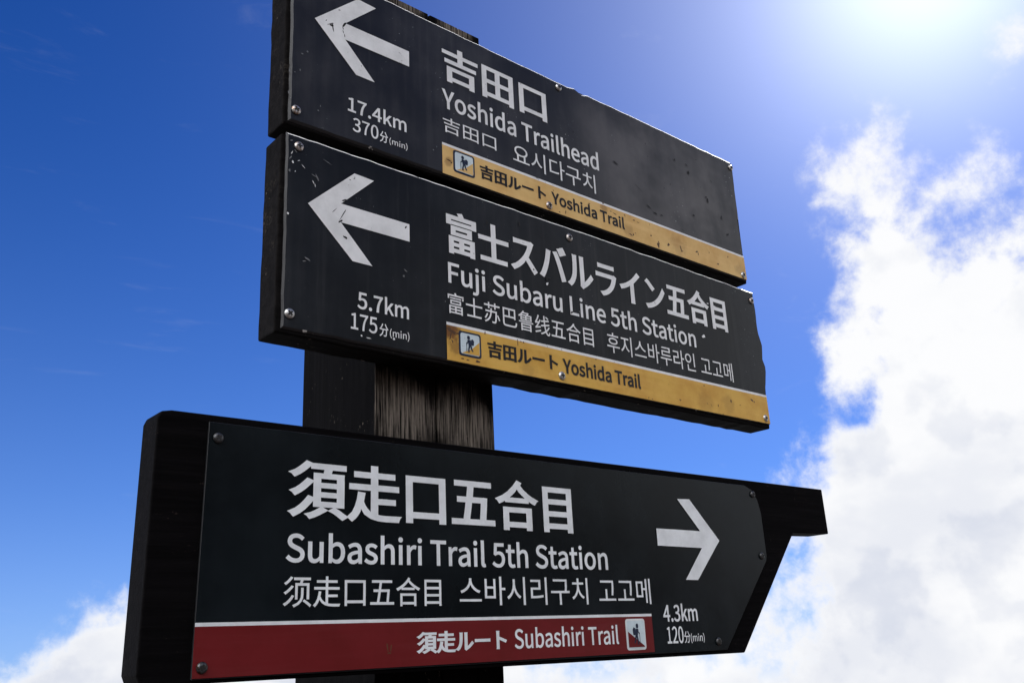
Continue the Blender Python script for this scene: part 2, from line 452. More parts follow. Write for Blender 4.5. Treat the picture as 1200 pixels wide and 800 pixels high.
# ------------------------------------------------------------------ lettering
GLYPHS = {" ":[235,[]],"(":[355,[[[154,-49,251,-206,271,-197],[290,-188,310,-180,220,-30],[176,148,176,327,176,504],[220,682,310,832,290,841],[271,850,251,859,154,702],[97,533,97,327,97,120]]]],")":[355,[[[84,-197,104,-206,201,-49],[258,120,258,327,258,533],[201,702,104,859,84,850],[64,841,44,832,134,682],[180,504,180,327,180,148],[134,-30,44,-180,64,-188]]]],".":[292,[[[107,-14,146,-14,184,-14],[215,16,215,59,215,103],[184,132,146,132,107,132],[77,103,77,59,77,16]]]],"0":[583,[[[145,-14,292,-14,438,-14],[532,119,532,388,532,654],[438,784,292,784,145,784],[53,654,53,388,53,119]],[[379,64,292,64,205,64],[145,162,145,388,145,612],[205,708,292,708,379,708],[439,612,439,388,439,162]]]],"1":[583,[[[92,27,92,0,233,0],[374,0,515,0,515,27],[515,53,515,80,463,80],[412,80,360,80,360,310],[360,540,360,770,336,770],[311,770,287,770,245,746],[195,728,127,715,127,695],[127,675,127,654,173,654],[219,654,265,654,265,463],[265,271,265,80,207,80],[150,80,92,80,92,53]]]],"2":[583,[[[46,19,46,0,208,0],[369,0,530,0,530,28],[530,55,530,83,459,83],[388,83,317,83,278,83],[231,79,191,76,372,247],[494,403,494,558,494,694],[407,784,269,784,171,784],[104,739,42,671,61,653],[79,635,98,617,141,668],[194,706,257,706,353,706],[399,642,399,554,399,421],[288,268,46,57,46,38]]]],"3":[583,[[[157,-14,276,-14,414,-14],[524,68,524,206,524,312],[452,379,361,401,361,403],[361,405,361,407,443,435],[498,498,498,591,498,713],[403,784,273,784,185,784],[117,745,59,692,76,672],[93,652,110,631,154,675],[208,706,270,706,351,706],[400,658,400,584,400,501],[347,437,187,437,187,412],[187,388,187,363,366,363],[426,303,426,209,426,121],[362,66,270,66,183,66],[125,108,80,154,63,134],[47,113,30,92,81,37]]]],"4":[583,[[[357,71,357,0,387,0],[417,0,447,0,447,71],[447,141,447,212,482,212],[516,212,550,212,550,238],[550,263,550,289,516,289],[482,289,447,289,447,449],[447,610,447,770,412,770],[377,770,341,770,235,605],[128,440,21,275,21,254],[21,233,21,212,133,212],[245,212,357,212,357,141]],[[357,368,357,289,278,289],[200,289,121,289,179,376],[238,464,296,551,318,589],[339,628,358,665,360,665],[361,665,362,665,360,626],[357,563,357,525,357,446]]]],"5":[583,[[[154,-14,275,-14,404,-14],[527,82,527,250,527,420],[422,496,295,496,249,496],[214,484,180,465,186,540],[193,614,200,688,296,688],[393,688,489,688,489,715],[489,743,489,770,365,770],[240,770,116,770,107,650],[99,530,90,411,107,400],[125,389,142,378,186,408],[218,423,270,423,367,423],[430,358,430,248,430,136],[357,66,266,66,176,66],[120,107,77,151,61,130],[44,109,28,88,81,37]]]],"7":[583,[[[222,292,208,0,241,0],[275,0,308,0,320,301],[353,481,534,712,534,731],[534,751,534,770,373,770],[212,770,51,770,51,743],[51,715,51,688,176,688],[301,688,425,688,274,478]]]],"F":[580,[[[106,257,106,0,138,0],[171,0,203,0,203,115],[203,230,203,346,301,346],[399,346,497,346,497,373],[497,400,497,428,399,428],[301,428,203,428,203,514],[203,601,203,688,318,688],[434,688,549,688,549,715],[549,743,549,770,402,770],[254,770,106,770,106,513]]]],"L":[570,[[[106,257,106,0,251,0],[395,0,540,0,540,28],[540,55,540,83,428,83],[315,83,203,83,203,312],[203,541,203,770,171,770],[138,770,106,770,106,513]]]],"S":[626,[[[210,-14,319,-14,480,-14],[581,83,581,205,581,319],[512,372,422,411,386,426],[349,442,313,458,253,483],[185,512,185,587,185,655],[242,699,329,699,400,699],[457,671,504,627,521,648],[538,668,555,689,501,745],[420,784,329,784,189,784],[86,699,86,580,86,467],[171,413,243,382,279,366],[316,350,353,334,426,301],[482,276,482,196,482,122],[422,71,320,71,241,71],[163,109,108,167,89,145],[70,122,50,100,117,30]]]],"T":[629,[[[266,229,266,0,298,0],[331,0,363,0,363,229],[363,459,363,688,441,688],[519,688,597,688,597,715],[597,743,597,770,409,770],[221,770,33,770,33,743],[33,715,33,688,110,688],[188,688,266,688,266,459]]]],"Y":[558,[[[230,99,230,0,262,0],[294,0,327,0,327,99],[327,199,327,298,404,456],[481,613,559,770,525,770],[492,770,458,770,425,697],[392,625,359,553,335,496],[309,441,282,383,280,383],[279,383,277,383,250,441],[227,496,202,553,168,625],[135,697,102,770,68,770],[33,770,-1,770,76,613],[153,456,230,298,230,199]]]],"a":[591,[[[132,-14,228,-14,298,-14],[362,23,417,68,418,68],[419,68,420,68,423,46],[426,23,429,0,455,0],[481,0,507,0,507,117],[507,234,507,351,507,493],[450,585,310,585,217,585],[138,544,86,511,98,488],[111,466,123,444,168,475],[228,505,294,505,388,505],[412,435,412,361,169,334],[62,272,62,148,62,45]],[[310,64,255,64,199,64],[154,89,154,154,154,228],[220,275,412,297,412,244],[412,192,412,139,356,89]]]],"b":[649,[[[295,-14,348,-14,478,-14],[596,99,596,294,596,471],[516,585,369,585,305,585],[242,549,189,505,190,539],[192,573,193,607,193,683],[193,760,193,836,161,836],[129,836,97,836,97,557],[97,279,97,0,122,0],[148,0,173,0,176,20],[179,39,182,59,183,59],[185,59,186,59,235,14]],[[426,67,332,67,294,67],[243,82,193,126,193,226],[193,326,193,426,247,477],[297,504,345,504,454,504],[496,420,496,293,496,152]]]],"d":[651,[[[148,-14,291,-14,359,-14],[420,23,464,67,465,67],[466,67,467,67,470,45],[473,22,476,0,502,0],[528,0,555,0,555,279],[555,557,555,836,522,836],[490,836,458,836,458,763],[458,690,458,617,460,584],[461,551,463,519,413,560],[370,585,303,585,172,585],[56,470,56,285,56,95]],[[364,67,312,67,212,67],[154,148,154,286,154,416],[228,504,319,504,367,504],[411,487,458,444,458,345],[458,245,458,145,411,92]]]],"e":[582,[[[175,-14,328,-14,404,-14],[465,12,515,44,504,65],[492,87,481,108,438,80],[394,63,338,63,230,63],[155,141,149,263,277,263],[405,263,534,263,536,277],[538,296,538,317,538,480],[456,585,310,585,180,585],[55,471,55,285,55,97]],[[250,331,148,331,160,444],[231,508,312,508,401,508],[454,446,454,331,352,331]]]],"h":[638,[[[97,279,97,0,129,0],[161,0,193,0,193,138],[193,276,193,414,250,472],[290,501,349,501,424,501],[457,456,457,349,457,232],[457,116,457,0,489,0],[521,0,553,0,553,120],[553,241,553,361,553,506],[498,585,378,585,300,585],[242,542,189,489,190,529],[192,568,193,607,193,683],[193,760,193,836,161,836],[129,836,97,836,97,557]]]],"i":[289,[[[97,190,97,0,129,0],[161,0,193,0,193,190],[193,380,193,570,161,570],[129,570,97,570,97,380]],[[107,688,145,688,183,688],[209,713,209,752,209,789],[183,814,145,814,107,814],[82,789,82,752,82,713]]]],"j":[289,[[[3,-254,37,-254,150,-254],[193,-182,193,-65,193,147],[193,359,193,570,161,570],[130,570,98,570,98,359],[98,147,98,-65,98,-134],[84,-178,27,-178,7,-178],[-13,-172,-27,-167,-34,-191],[-40,-215,-46,-239,-26,-248]],[[107,688,145,688,182,688],[209,713,209,752,209,789],[182,814,145,814,107,814],[81,789,81,752,81,713]]]],"k":[580,[[[97,279,97,0,128,0],[160,0,191,0,191,50],[191,100,191,150,227,192],[263,234,298,275,354,183],[410,92,465,0,500,0],[535,0,569,0,498,113],[426,227,354,340,417,417],[481,494,544,570,508,570],[473,570,437,570,356,470],[276,370,195,270,194,270],[193,270,191,270,191,459],[191,647,191,836,160,836],[128,836,97,836,97,557]]]],"l":[298,[[[126,-14,197,-14,224,-14],[239,-9,253,-5,249,19],[244,44,239,68,229,66],[225,66,220,66,205,66],[193,78,193,107,193,350],[193,593,193,836,161,836],[129,836,97,836,97,595],[97,354,97,113,97,33]]]],"m":[973,[[[97,190,97,0,129,0],[161,0,193,0,193,138],[193,276,193,414,245,473],[293,501,336,501,409,501],[442,456,442,349,442,232],[442,116,442,0,474,0],[506,0,538,0,538,138],[538,276,538,414,591,473],[638,501,682,501,754,501],[788,456,788,349,788,232],[788,116,788,0,820,0],[852,0,883,0,883,120],[883,241,883,361,883,506],[828,585,711,585,641,585],[582,540,522,476,499,543],[453,585,364,585,296,585],[237,542,187,487,186,487],[186,487,185,487,182,515],[179,543,175,570,149,570],[123,570,97,570,97,380]]]],"n":[641,[[[97,190,97,0,129,0],[161,0,193,0,193,138],[193,276,193,414,250,472],[290,501,349,501,424,501],[457,456,457,349,457,232],[457,116,457,0,489,0],[521,0,553,0,553,120],[553,241,553,361,553,506],[498,585,378,585,300,585],[241,542,187,487,186,487],[186,487,185,487,182,515],[179,543,175,570,149,570],[123,570,97,570,97,380]]]],"o":[637,[[[179,-14,318,-14,458,-14],[582,96,582,285,582,475],[458,585,318,585,179,585],[55,475,55,285,55,96]],[[417,66,318,66,220,66],[153,153,153,285,153,416],[220,504,318,504,417,504],[484,416,484,285,484,153]]]],"r":[408,[[[97,190,97,0,129,0],[161,0,193,0,193,122],[193,244,193,367,231,463],[289,499,336,499,360,499],[373,496,392,489,398,517],[404,545,410,572,392,582],[374,585,349,585,286,585],[227,539,187,466,186,466],[186,466,185,466,182,501],[179,536,175,570,149,570],[123,570,97,570,97,380]]]],"s":[492,[[[165,-14,246,-14,380,-14],[453,63,453,155,453,264],[362,297,279,329,215,353],[157,374,157,428,157,473],[190,511,263,511,313,511],[353,488,392,460,407,480],[423,500,438,520,395,556],[332,585,262,585,137,585],[65,514,65,423,65,326],[151,288,231,258,294,235],[361,208,361,150,361,101],[325,61,249,61,181,61],[130,88,80,129,64,108],[49,86,34,65,87,20]]]],"t":[396,[[[154,-14,275,-14,311,-14],[349,-3,381,7,375,32],[369,56,362,80,343,71],[318,64,297,64,231,64],[209,104,209,173,209,280],[209,386,209,493,261,493],[313,493,364,493,364,519],[364,544,364,570,313,570],[261,570,209,570,209,624],[209,678,209,731,182,731],[156,731,129,731,126,678],[122,624,119,570,89,569],[58,567,28,565,28,541],[28,517,28,493,57,493],[85,493,113,493,113,387],[113,282,113,176,113,62]]]],"u":[638,[[[143,-14,264,-14,341,-14],[398,27,452,89,453,89],[454,89,455,89,457,60],[460,30,462,0,489,0],[515,0,542,0,542,190],[542,380,542,570,510,570],[478,570,446,570,446,436],[446,301,446,166,392,99],[351,69,292,69,216,69],[185,114,185,221,185,337],[185,454,185,570,153,570],[120,570,88,570,88,450],[88,329,88,209,88,63]]]]}
GU = 300.0
CAP = 770 / GU


def latin_curve(text):
    cu = bpy.data.curves.new('lettering', 'CURVE'); cu.dimensions = '2D'; cu.fill_mode = 'BOTH'; cu.resolution_u = 5
    x = 0
    for ch in text:
        adv, spl = GLYPHS[ch]
        for s in spl:
            sp = cu.splines.new('BEZIER'); sp.bezier_points.add(len(s) - 1); sp.use_cyclic_u = True
            for q, bp in zip(s, sp.bezier_points):
                bp.handle_left_type = bp.handle_right_type = 'FREE'
                bp.handle_left = ((x + q[0]) / GU, q[1] / GU, 0); bp.co = ((x + q[2]) / GU, q[3] / GU, 0); bp.handle_right = ((x + q[4]) / GU, q[5] / GU, 0)
        x += adv
    return cu


def cjk_curve(text):
    cu = bpy.data.curves.new('lettering', 'FONT'); cu.body = text; cu.resolution_u = 4; cu.size = 10.0
    return cu


def curve_loops(cu):
    """closed outlines of the glyphs, outer ones counter-clockwise, counters clockwise"""
    cu.fill_mode = 'NONE'
    o = bpy.data.objects.new('tmp', cu); col.objects.link(o)
    bpy.context.view_layer.update()
    dg = bpy.context.evaluated_depsgraph_get()
    me = bpy.data.meshes.new_from_object(o.evaluated_get(dg))
    co = [(v.co.x, v.co.y) for v in me.vertices]
    nb = {}
    for e in me.edges:
        a, c = e.vertices
        nb.setdefault(a, []).append(c); nb.setdefault(c, []).append(a)
    seen = set(); loops = []
    for s in range(len(co)):
        if s in seen or s not in nb:
            continue
        loop = [s]; seen.add(s); p, c = None, s
        while True:
            opts = [q for q in nb[c] if q != p and q not in seen]
            if p is None and c + 1 in opts:
                opts = [c + 1]
            if not opts:
                break
            p, c = c, opts[0]; loop.append(c); seen.add(c)
        pts = []
        for q in loop:
            v = Vector(co[q])
            if not pts or (v - pts[-1]).length > 1e-4:
                pts.append(v)
        if len(pts) > 2 and (pts[0] - pts[-1]).length < 1e-4:
            pts.pop()
        if len(pts) > 2:
            loops.append(pts)
    bpy.data.objects.remove(o); bpy.data.curves.remove(cu); bpy.data.meshes.remove(me)
    area = sum(sum(l[i - 1].x * l[i].y - l[i].x * l[i - 1].y for i in range(len(l))) for l in loops)
    if area < 0:
        loops = [l[::-1] for l in loops]
    return loops


def add_text(bm, text, box, y, latin=False, off=0.0, mi=0):
    """lay one run of text into box (x0, x1, z0, z1); for Latin z0 is the baseline and z1 the cap height.
    off thickens the strokes by that share of the letter height (one number, or one each for x and z)"""
    x0, x1, z0, z1 = box
    loops = curve_loops(latin_curve(text) if latin else cjk_curve(text))
    ax, bx = min(p.x for l in loops for p in l), max(p.x for l in loops for p in l)
    if latin:
        az_, bz = 0.0, CAP
    else:
        az_, bz = min(p.y for l in loops for p in l), max(p.y for l in loops for p in l)
    hh = z1 - z0
    k, kz = (off[0] * hh, off[1] * hh) if isinstance(off, tuple) else (off * hh, off * hh)
    ins = 0.0 if latin else kz
    sx = (x1 - x0 - 2 * k) / (bx - ax); sz = (hh - 2 * ins) / (bz - az_)
    verts, edges, segs = [], [], []
    S = 100.0                                           # work in centimetres for the triangulation
    for l in loops:
        P2 = [Vector((x0 + k + (p.x - ax) * sx, z0 + ins + (p.y - az_) * sz)) for p in l]
        n = len(P2); out = []
        for i in range(n):
            a, b, c = P2[i - 1], P2[i], P2[(i + 1) % n]
            d1 = (b - a).normalized(); d2 = (c - b).normalized()
            n1 = Vector((d1.y, -d1.x)); n2 = Vector((d2.y, -d2.x))
            m = n1 + n2
            m = m.normalized() if m.length > 1e-5 else n1
            q = m / max(0.5, m.dot(n1))
            out.append(Vector((b.x + q.x * k, b.y + q.y * kz)) * S)
        s0 = len(verts)
        verts += out
        edges += [(s0 + i, s0 + (i + 1) % n) for i in range(n)]
        segs += [(out[i].x, out[i].y, out[(i + 1) % n].x, out[(i + 1) % n].y) for i in range(n)]
    V, E, F = delaunay_2d_cdt(verts, edges, [], 0, 1e-6)[:3]
    tri = np.array([[(V[i].x, V[i].y) for i in f[:3]] for f in F])
    cen = tri.mean(axis=1)
    sg = np.array(segs)
    wind = np.zeros(len(cen), int)
    for c0 in range(0, len(cen), 1500):
        px, py = cen[c0:c0 + 1500, 0:1], cen[c0:c0 + 1500, 1:2]
        xa, ya, xb, yb = sg[:, 0], sg[:, 1], sg[:, 2], sg[:, 3]
        side = (xb - xa) * (py - ya) - (px - xa) * (yb - ya)
        wind[c0:c0 + 1500] = (((ya <= py) & (yb > py) & (side > 0)).sum(1) - ((ya > py) & (yb <= py) & (side < 0)).sum(1))
    bv = {}
    for f, w in zip(F, wind):
        if w <= 0:
            continue
        idx = []
        for i in f:
            if i not in bv:
                bv[i] = bm.verts.new((V[i].x / S, y, V[i].y / S + EYE))
            idx.append(bv[i])
        fc = bm.faces.new(idx); fc.normal_update()
        if fc.normal.y > 0:
            fc.normal_flip()
        fc.material_index = mi


Y_BAND, Y_TEXT, Y_P1, Y_P2, Y_P3 = -0.0006, -0.0011, -0.0010, -0.0014, -0.0018


def text_part(name, runs, m, parent, y=Y_TEXT):
    bm = bmesh.new()
    for text, box, latin, off in runs:
        add_text(bm, text, box, y, latin, off)
    o = obj(name, bm, m, parent, None)
    for p in o.data.polygons:
        p.use_smooth = True
    return o


# ------------------------------------------------------------------ parts of a sign
def arrow_part(tip_x, tip_z, s, m, parent, cracks=()):
    pts = [(0, 0), (0.0705, 0.0672), (0.1025, 0.0655), (0.0500, 0.0142), (0.1625, 0.0140), (0.1625, -0.0136), (0.0500, -0.0140), (0.1005, -0.0668), (0.0690, -0.0668)]
    bm = bmesh.new()
    sheet(bm, [(tip_x + s * x, tip_z + z) for x, z in pts], Y_TEXT)
    o = obj('arrow', bm, m, parent, None)
    return o


def screw_part(x, z, parent, bright=True, r=0.0068, y=0.0, turn=0.4):
    bm = bmesh.new()
    prof = [(r, 0.0), (r, -0.0012), (r * 0.92, -0.0020), (r * 0.72, -0.0030), (r * 0.50, -0.0034), (0.0, -0.0035)]
    n = 20; rings = []
    for pr, py in prof[:-1]:
        rings.append([bm.verts.new((x + pr * math.cos(2 * math.pi * i / n), y + py, z + EYE + pr * math.sin(2 * math.pi * i / n))) for i in range(n)])
    for a, b in zip(rings, rings[1:]):
        for i in range(n):
            bm.faces.new((a[i], a[(i + 1) % n], b[(i + 1) % n], b[i]))
    bm.faces.new(rings[-1])
    for k in (0, 1):                                    # cross recess as flat dark bars, its shade painted in
        c, s_ = math.cos(turn + k * math.pi / 2), math.sin(turn + k * math.pi / 2)
        L, W = r * 0.56, r * 0.19
        yy = y - 0.0036 - k * 0.00006
        f = bm.faces.new([bm.verts.new((x + u * c - v * s_, yy, z + EYE + u * s_ + v * c)) for u, v in ((-L, -W), (L, -W), (L, W), (-L, W))])
        f.material_index = 1
    return obj('screw', bm, [M['steel'] if bright else M['steel_dark'], M['recess']], parent)


def rounded(x0, x1, z0, z1, r, k=5):
    pts = []
    for cx, cz, a0 in ((x1 - r, z1 - r, 0), (x0 + r, z1 - r, 90), (x0 + r, z0 + r, 180), (x1 - r, z0 + r, 270)):
        for i in range(k + 1):
            a = math.radians(a0 + 90 * i / k); pts.append((cx + r * math.cos(a), cz + r * math.sin(a)))
    return pts


HIKER = [  # walking figure with rucksack and stick, unit box, facing left
    [(.36, .74), (.39, .70), (.46, .70), (.49, .74), (.49, .82), (.45, .86), (.39, .86), (.36, .82)],
    [(.37, .68), (.52, .69), (.56, .54), (.55, .44), (.42, .43), (.40, .54)],
    [(.53, .70), (.62, .74), (.68, .66), (.66, .48), (.56, .47)],
    [(.37, .67), (.42, .66), (.40, .56), (.34, .50), (.31, .53), (.36, .58)],
    [(.42, .44), (.50, .44), (.45, .28), (.46, .16), (.38, .15), (.39, .28)],
    [(.48, .44), (.56, .45), (.58, .33), (.64, .22), (.58, .19), (.52, .30)],
    [(.31, .56), (.335, .56), (.335, .18), (.31, .18)],
]


def pictogram_part(x0, x1, z0, z1, parent, slope_mat, mirror=False):
    bm = bmesh.new()
    w, h = x1 - x0, z1 - z0
    fx = (lambda u: x1 - u * w) if mirror else (lambda u: x0 + u * w)
    fz = lambda v: z0 + v * h
    t = 0.055
    sheet(bm, rounded(x0 - .001, x1 + .001, z0 - .001, z1 + .001, 0.0045), Y_P1, 3 if mirror else 1)
    if not mirror:
        tx, tz = t * w, t * h
    else:
        tx, tz = t * w * .7, t * h * .7
    sheet(bm, rounded(x0 + tx, x1 - tx, z0 + tz, z1 - tz, 0.0035), Y_P2, 0)
    sl = [(.10, .08), (.93, .08), (.93, .66), (.55, .30)] if not mirror else [(.06, .07), (.93, .07), (.93, .60), (.10, .12)]
    sheet(bm, [(fx(u), fz(v)) for u, v in sl], (Y_P2 + Y_P3) / 2, 2)
    for i, poly in enumerate(HIKER):
        sheet(bm, [(fx(u), fz(v)) for u, v in poly], Y_P3 - 0.00004 * i, 1)
    o = obj('pictogram', bm, [M['picto_blue'], M['picto_navy'], slope_mat, M['picto_white']], parent, None)
    return o


def band_part(pts, line_pts, m, parent, line_m, marks=()):
    bm = bmesh.new()
    sheet(bm, pts, Y_BAND, 0)
    sheet(bm, line_pts, Y_BAND, 1)
    if marks:
        scuffs(bm, marks, 2, Y_BAND - 0.0002)
    return obj('route_band', bm, [m, line_m] + ([M['rust']] if marks else []), parent, None)


def sign(name, label, base):
    e = bpy.data.objects.new(name, None); col.objects.link(e)
    e.empty_display_size = 0.1
    tag(e, label, 'sign', 'direction signs on the trail post')
    return e


def scuffs(bm, marks, mi, y=-0.00125):
    """small torn flecks and cracks in the vinyl, each an irregular sliver"""
    rnd = random.Random(3)
    for x, z, L, W, ang in marks:
        c, s_ = math.cos(math.radians(ang)), math.sin(math.radians(ang))
        n = 9; pts = []
        for i in range(n):
            a = 2 * math.pi * i / n; q = rnd.uniform(0.55, 1.1)
            u, v = math.cos(a) * L * q, math.sin(a) * W * q
            pts.append((x + u * c - v * s_, z + u * s_ + v * c))
        sheet(bm, pts, y, mi)


# ------------------------------------------------------------------ ground: the flank of the mountain
def build_ground():
    m, nt, b, P = mat('volcanic_gravel')
    n1 = nz(nt, P, 0.6, 6, 0.6); n2 = nz(nt, P, 14, 6, 0.7)
    v = nt.nodes.new('ShaderNodeTexVoronoi'); v.inputs['Scale'].default_value = 22; nt.links.new(P, v.inputs['Vector'])
    c = mixc(nt, rmp(nt, n1, 0.35, 0.65), (0.055, 0.042, 0.038), (0.085, 0.05, 0.038))
    c = mixc(nt, rmp(nt, n2, 0.3, 0.7), tuple((0.03, 0.026, 0.025)), c)
    setb(b, nt, Base_Color=c, Roughness=0.95)
    bump(nt, b, mth(nt, 'ADD', mth(nt, 'MULTIPLY', v.outputs['Distance'], 0.6), n2), 0.9, 0.05)
    bm = bmesh.new()
    dn = Vector((0.5, 0.87)).normalized()
    radii = [0] + [0.4 * 1.17 ** i for i in range(58)]
    nseg = 96; rings = []
    for r in radii:
        ring = []
        for i in range(nseg if r else 1):
            a = 2 * math.pi * i / nseg; x, y = r * math.cos(a), r * math.sin(a)
            s = x * dn.x + y * dn.y
            h = -0.47 * (math.sqrt(s * s + 9.0) - 3.0) if s > 0 else 0.6 * (math.sqrt(s * s + 16.0) - 4.0)  # unseen uphill side steepened to block low bright cloud from sign reflections
            k = min(1.0, r / 3.0)
            h += k * (0.10 * noise.noise(Vector((x * .5, y * .5, 1))) + 0.03 * noise.noise(Vector((x * 2.1, y * 2.1, 5))))
            h += min(1, r / 60) * 0.05 * r * noise.noise(Vector((x / (r + 40) * 6, y / (r + 40) * 6, 9)))
            ring.append(bm.verts.new((x + 0.76, y + 0.15, h)))
        rings.append(ring)
    for i in range(nseg):
        bm.faces.new((rings[0][0], rings[1][i], rings[1][(i + 1) % nseg]))
    for a, b_ in zip(rings[1:], rings[2:]):
        for i in range(nseg):
            bm.faces.new((a[i], b_[i], b_[(i + 1) % nseg], a[(i + 1) % nseg]))
    g = obj('ground', bm, m, None, True)
    tag(g, None, None, None, 'structure')


build_ground()


# ------------------------------------------------------------------ the post
def build_post():
    x0, x1, y0, y1 = 0.658, 0.869, 0.0505, 0.262
    # plan with drying checks (narrow V cuts) in the front and left faces
    plan = [(x0, y0)]
    for cx, w, d in ((0.762, 0.0022, 0.007), (0.823, 0.0010, 0.003)):
        plan += [(cx - w, y0), (cx, y0 + d), (cx + w, y0)]
    plan += [(x1, y0), (x1, y1), (x0, y1)]
    bm = bmesh.new()
    zs = [-EYE - 0.25 + i * 0.06 for i in range(47)]
    zs = [z for z in zs if z < 1.02] + [1.022]
    rings = []
    for z in zs:
        ring = []
        for i, (x, y) in enumerate(plan):
            j = 0.0011 * noise.noise(Vector((x * 30, y * 30, z * 2.2))) + 0.0006 * noise.noise(Vector((x * 9, y * 9, z * 9)))
            ring.append(bm.verts.new((x + j, y + j * 0.6, z + EYE)))
        rings.append(ring)
    n = len(plan)
    for a, b in zip(rings, rings[1:]):
        for i in range(n):
            bm.faces.new((a[i], a[(i + 1) % n], b[(i + 1) % n], b[i]))
    bm.faces.new(rings[-1]); bm.faces.new(list(reversed(rings[0])))
    o = obj('sign_post', bm, M['post'])
    bevel(o, 0.004, 2, 50)
    tag(o, 'square dark weathered timber post carrying the three direction signs', 'post')


build_post()

# ------------------------------------------------------------------ top sign (17.4km)
W_OFF, CJK_B = 0.024, (0.034, 0.017)
t = sign('direction_sign', 'topmost black sign with left arrow and faded yellow band, marked 17.4km', None)
o = obj('backing_board', slab_bm(roughen([(0.4815, 0.6855), (1.5185, 0.6865), (1.5215, 0.9635), (0.4790, 0.9625)], 0.02, 0.0012, 1.0), 0.0031, 0.05), M['board'], t)
bevel(o, 0.0025)
outl = roughen([(0.4885, 0.6905), (1.5165, 0.6915), (1.5150, 0.7660), (1.5135, 0.8300), (1.5165, 0.8360), (1.5195, 0.9625), (1.5130, 0.9655),
                (1.085, 0.9635), (1.068, 0.9590), (1.050, 0.9650), (1.030, 0.9610), (0.4855, 0.9635)], 0.012, 0.0010, 2.0)
pb = plate_bm(outl, 0.0, 0.003, 0.0032)
scuffs(pb, [(0.550, 0.870, .0045, .0022, 20), (0.552, 0.867, .0012, .008, 10), (0.548, 0.872, .007, .0009, 35), (0.5705, 0.8805, .0018, .006, -30), (0.5685, 0.874, .0008, .004, 10), (0.569, 0.868, .0007, .003, 15), (0.5715, 0.862, .0008, .003, 5), (0.541, 0.875, .002, .0008, 60),
        (0.9555, 0.8790, .003, .0035, 30), (0.9520, 0.8770, .002, .002, 0),
        (1.1435, 0.841, 0.008, 0.0016, -20), (1.3601, 0.8908, 0.003, 0.0045, 10), (1.356, 0.9065, 0.006, 0.0012, -30), (1.4131, 0.8445, 0.0025, 0.007, 0), (1.4094, 0.8506, 0.005, 0.0012, 15), (1.2425, 0.7667, 0.006, 0.0018, -10), (1.2257, 0.7752, 0.01, 0.0012, -25), (1.2609, 0.7675, 0.005, 0.0012, 0), (1.0367, 0.8681, 0.002, 0.002, 0), (1.3903, 0.9301, 0.002, 0.0012, 0), (1.2974, 0.8448, 0.0014, 0.0014, 0), (1.2003, 0.8078, 0.012, 0.0006, -30), (1.3609, 0.796, 0.004, 0.002, 20), (1.4325, 0.8944, 0.004, 0.0009, -40), (1.468, 0.7829, 0.004, 0.002, 30), (1.3198, 0.9065, 0.002, 0.003, 0), (1.4534, 0.8175, 0.0016, 0.006, 5), (1.3213, 0.7526, 0.008, 0.0008, -10)], 2)
scuffs(pb, [(0.4859, 0.7318, 0.0012, 0.003, 0), (0.4893, 0.7247, 0.0018, 0.001, 0), (0.5046, 0.8018, 0.002, 0.0014, 0), (0.5127, 0.8088, 0.0016, 0.0016, 30), (0.5022, 0.7745, 0.001, 0.0026, 0), (0.5317, 0.7206, 0.0014, 0.0012, 0), (0.7281, 0.7256, 0.0016, 0.0012, 0), (0.7343, 0.7332, 0.0008, 0.0018, 0), (0.4943, 0.7677, 0.0016, 0.0008, 20), (0.5348, 0.7287, 0.0008, 0.002, 0), (0.4862, 0.7678, 0.001, 0.004, 0), (1.5105, 0.833, .002, .006, 0)], 4)
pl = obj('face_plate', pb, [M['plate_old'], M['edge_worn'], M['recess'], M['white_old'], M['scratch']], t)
tag(pl, 'weathered black plate, with wear and painted-in glare greying its right end')
text_part('place_name', [('吉田口', (0.7485, 0.9739, 0.8603, 0.9280), False, CJK_B)], M['white_old'], pl)
text_part('english_name', [('Yoshida Trailhead', (0.7470, 1.0962, 0.8096, 0.8424), True, W_OFF)], M['white_old'], pl)
text_part('chinese_name', [('吉田口', (0.7473, 0.8546, 0.7661, 0.7935), False, 0.004)], M['white_old'], pl)
text_part('korean_name', [('요시다구치', (0.8902, 1.0833, 0.7585, 0.7955), False, 0.002)], M['white_old'], pl)
text_part('distance_text', [('17.4km', (0.5786, 0.6791, 0.7390, 0.7610), True, W_OFF)], M['white_old'], pl)
text_part('duration_text', [('370', (0.5868, 0.6298, 0.7089, 0.7301), True, 0.015), ('分', (0.6321, 0.6463, 0.7072, 0.7255), False, 0.012), ('(min)', (0.6486, 0.6806, 0.7095, 0.7185), True, 0.012)], M['white_old'], pl)
arrow_part(0.5225, 0.8700, 1, M['white_old'], pl)
